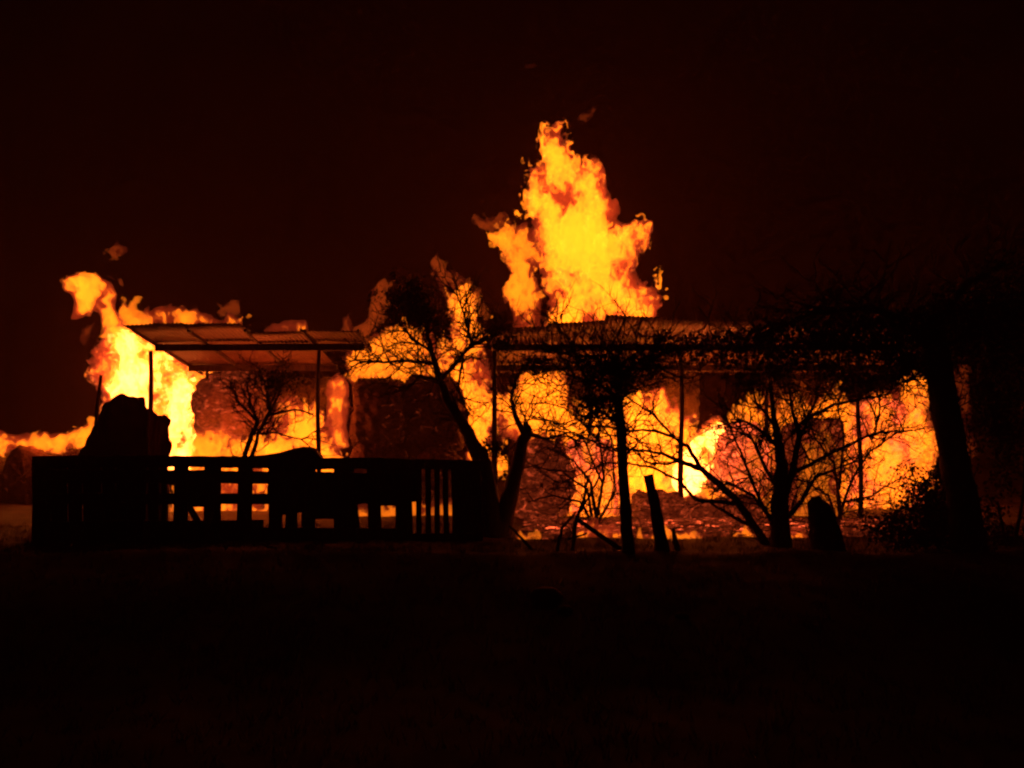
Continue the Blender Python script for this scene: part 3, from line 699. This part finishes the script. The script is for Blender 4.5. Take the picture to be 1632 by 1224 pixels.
flame('small faint wisp far above the tower of fire', [(920, 190), (936, 182), (946, 168), (950, 180), (940, 192)], 25.6, T=.1, heat=.3, vox=.034, Rr=.14, warp=.1, levels=(0, .3), rag=.9, sc=.4)
flame('highest and faintest wisp over the tower of fire', [(832, 108), (842, 98), (852, 104), (844, 112)], 25.6, T=.1, heat=.25, vox=.034, Rr=.14, warp=.08, levels=(0, .3), rag=.9, sc=.4)
flame('dim flicker of fire seen between the big tree and its leaves', [(1522, 600), (1534, 580), (1548, 620), (1546, 680), (1556, 730), (1540, 740), (1530, 680)], 26.0, T=.15, heat=.2, vox=.04, Rr=.2, warp=.14, levels=(0, .3), rag=.9, sc=.4)

for (lab, poly, d, ht) in [
    ('low ragged flames on the ground left of the tall straight trunk', [(905, 872), (915, 838), (930, 846), (945, 822), (960, 838), (976, 826), (992, 848), (1000, 872)], 17.3, .9),
    ('low flames creeping over the ground behind the broken leaning post', [(1006, 872), (1018, 846), (1035, 856), (1056, 838), (1078, 852), (1100, 842), (1122, 860), (1130, 872)], 17.2, .7),
    ('small flames on the ground under the arching branch', [(1138, 872), (1150, 850), (1172, 858), (1190, 844), (1212, 856), (1222, 872)], 17.3, .7),
    ('small ground flames between the bare bush and the rounded stump', [(1252, 872), (1258, 842), (1272, 830), (1284, 846), (1294, 872)], 17.2, 1.1),
    ('small ground flames beside the charred bale near the forked tree', [(818, 872), (828, 846), (840, 858), (856, 850), (872, 864), (880, 872)], 17.2, .5)]:
    flame(lab, poly, d, T=.18, heat=ht, vox=.022, Rr=.10, warp=.06, carve=.4, sc=.4)

# ------------------------------------------------------------------ ground cover
def embers(n, m, label, x0, x1, y0, y1, sz):
    V = []; F = []
    base = np.array([(-1, -1, -.4), (1, -1, -.5), (1, 1, -.4), (-1, 1, -.5), (-.7, -.8, .5), (.8, -.7, .6), (.7, .7, .4), (-.8, .6, .6)])
    fc = [(0, 3, 2, 1), (4, 5, 6, 7), (0, 1, 5, 4), (1, 2, 6, 5), (2, 3, 7, 6), (3, 0, 4, 7)]
    for k in range(n):
        x = rng.uniform(x0, x1); y = rng.uniform(y0, y1) if rng.random() < .6 else y1 - abs(rng.gauss(0, .6))
        z = gz(x, y); s_ = sz * rng.uniform(.3, 1.3); a = rng.uniform(0, 3.14); c_, q_ = math.cos(a), math.sin(a)
        sc_ = np.array([s_ * rng.uniform(.8, 2.6), s_ * rng.uniform(.5, 1), s_ * rng.uniform(.25, .7)])
        p = base * sc_ * nrs.uniform(.75, 1.25, (8, 3)); p = np.stack([p[:, 0] * c_ - p[:, 1] * q_, p[:, 0] * q_ + p[:, 1] * c_, p[:, 2]], 1) + np.array([x, y, z + sc_[2] * .3])
        b = len(V); V += [tuple(v) for v in p]; F += [tuple(b + i_ for i_ in f) for f in fc]
    me = bpy.data.meshes.new('debris'); me.from_pydata(V, [], F); me.update()
    tag(link('debris', me, m, None, False), label, 'debris', kind='stuff')
embers(900, M_glow, 'smouldering hay clods strewn over the lit ground before the long shed', 0.2, 7.0, 17.2, 20.8, .07)
embers(330, M_burn, 'burning hay scraps strewn along the foot of the fire', 0.4, 6.8, 18.2, 20.8, .045)

def tufts(n, x0, x1, y0, y1):
    xs = nrs.uniform(x0, x1, n); ys = nrs.uniform(y0, y1, n); B = 9
    X_ = np.repeat(xs, B) + nrs.normal(0, .05, n * B); Y_ = np.repeat(ys, B) + nrs.normal(0, .05, n * B)
    Z_ = ground_h(X_, Y_) - .01; m = len(X_); hgt = np.repeat(nrs.uniform(.03, .13, n), B) * nrs.uniform(.5, 1.3, m)
    dx = nrs.normal(0, .4, m) * hgt; dy = nrs.normal(0, .4, m) * hgt; a = nrs.uniform(0, 3.14, m); wx, wy = np.cos(a) * .004, np.sin(a) * .004
    b = np.stack([X_, Y_, Z_], -1); wv = np.stack([wx, wy, a * 0], -1); t = np.stack([X_ + dx, Y_ + dy, Z_ + hgt], -1)
    V = np.stack([b - wv, b + wv, t], 1).reshape(-1, 3)
    return fast_mesh('grass', V, np.arange(m * 3).reshape(-1, 3))
tag(link('grass', tufts(5200, -9, 9, 6, 19.5), M_grass, None, False), 'sparse dry grass on the dark ground in front of the fire', 'grass', kind='stuff')
def stone(px, py, r, label):
    a = 0
    # where the sight line at (px, py) meets the ground
    for d in np.arange(5, 20, .02):
        p = P(px, py, d)
        if p.z < gz(p.x, d): break
    import bmesh
    bm = bmesh.new(); bmesh.ops.create_icosphere(bm, subdivisions=3, radius=1)
    s = rng.random() * 9
    for v in bm.verts:
        c = v.co; n = float(fbm(np.array([c.x * 1.3 + s]), np.array([c.y * 1.3]), np.array([c.z * 1.3]), 1, 3)[0])
        v.co = Vector((p.x, d, p.z + r * .25)) + Vector((c.x * r * 1.2, c.y * r, c.z * r * .6)) * (1 + .3 * n)
    me = bpy.data.meshes.new('stone'); bm.to_mesh(me); bm.free()
    tag(link('stone', me, M_stone), label, 'stone', 'stones on the dark ground')
stone(1086, 984, .06, 'small pale stone alone on the dark ground below the broken post')
stone(872, 955, .16, 'larger dim stone on the dark ground below the little dead sapling')
stone(900, 975, .08, 'small dim stone just below the larger stone')

# ------------------------------------------------------------------ smoky air lit by the fire
def haze():
    x0, x1, y0_, y1_, z0, z1 = -23, 21, -3, 36, -2.2, 13.5
    V = [(x, y, z) for x in (x0, x1) for y in (y0_, y1_) for z in (z0, z1)]
    F = [(0, 1, 3, 2), (4, 6, 7, 5), (0, 4, 5, 1), (2, 3, 7, 6), (0, 2, 6, 4), (1, 5, 7, 3)]
    me = bpy.data.meshes.new('haze'); me.from_pydata(V, [], F); me.update()
    m = bpy.data.materials.new('smoky_air'); m.use_nodes = True; n = m.node_tree
    n.nodes.remove(n.nodes['Principled BSDF'])
    v = n.nodes.new('ShaderNodeVolumePrincipled'); v.inputs['Color'].default_value = (.95, .5, .32, 1); v.inputs['Density'].default_value = .0030
    v.inputs['Anisotropy'].default_value = .1
    n.links.new(v.outputs[0], n.nodes['Material Output'].inputs['Volume'])
    tag(link('haze', me, m, None, False), kind='stuff')
haze()
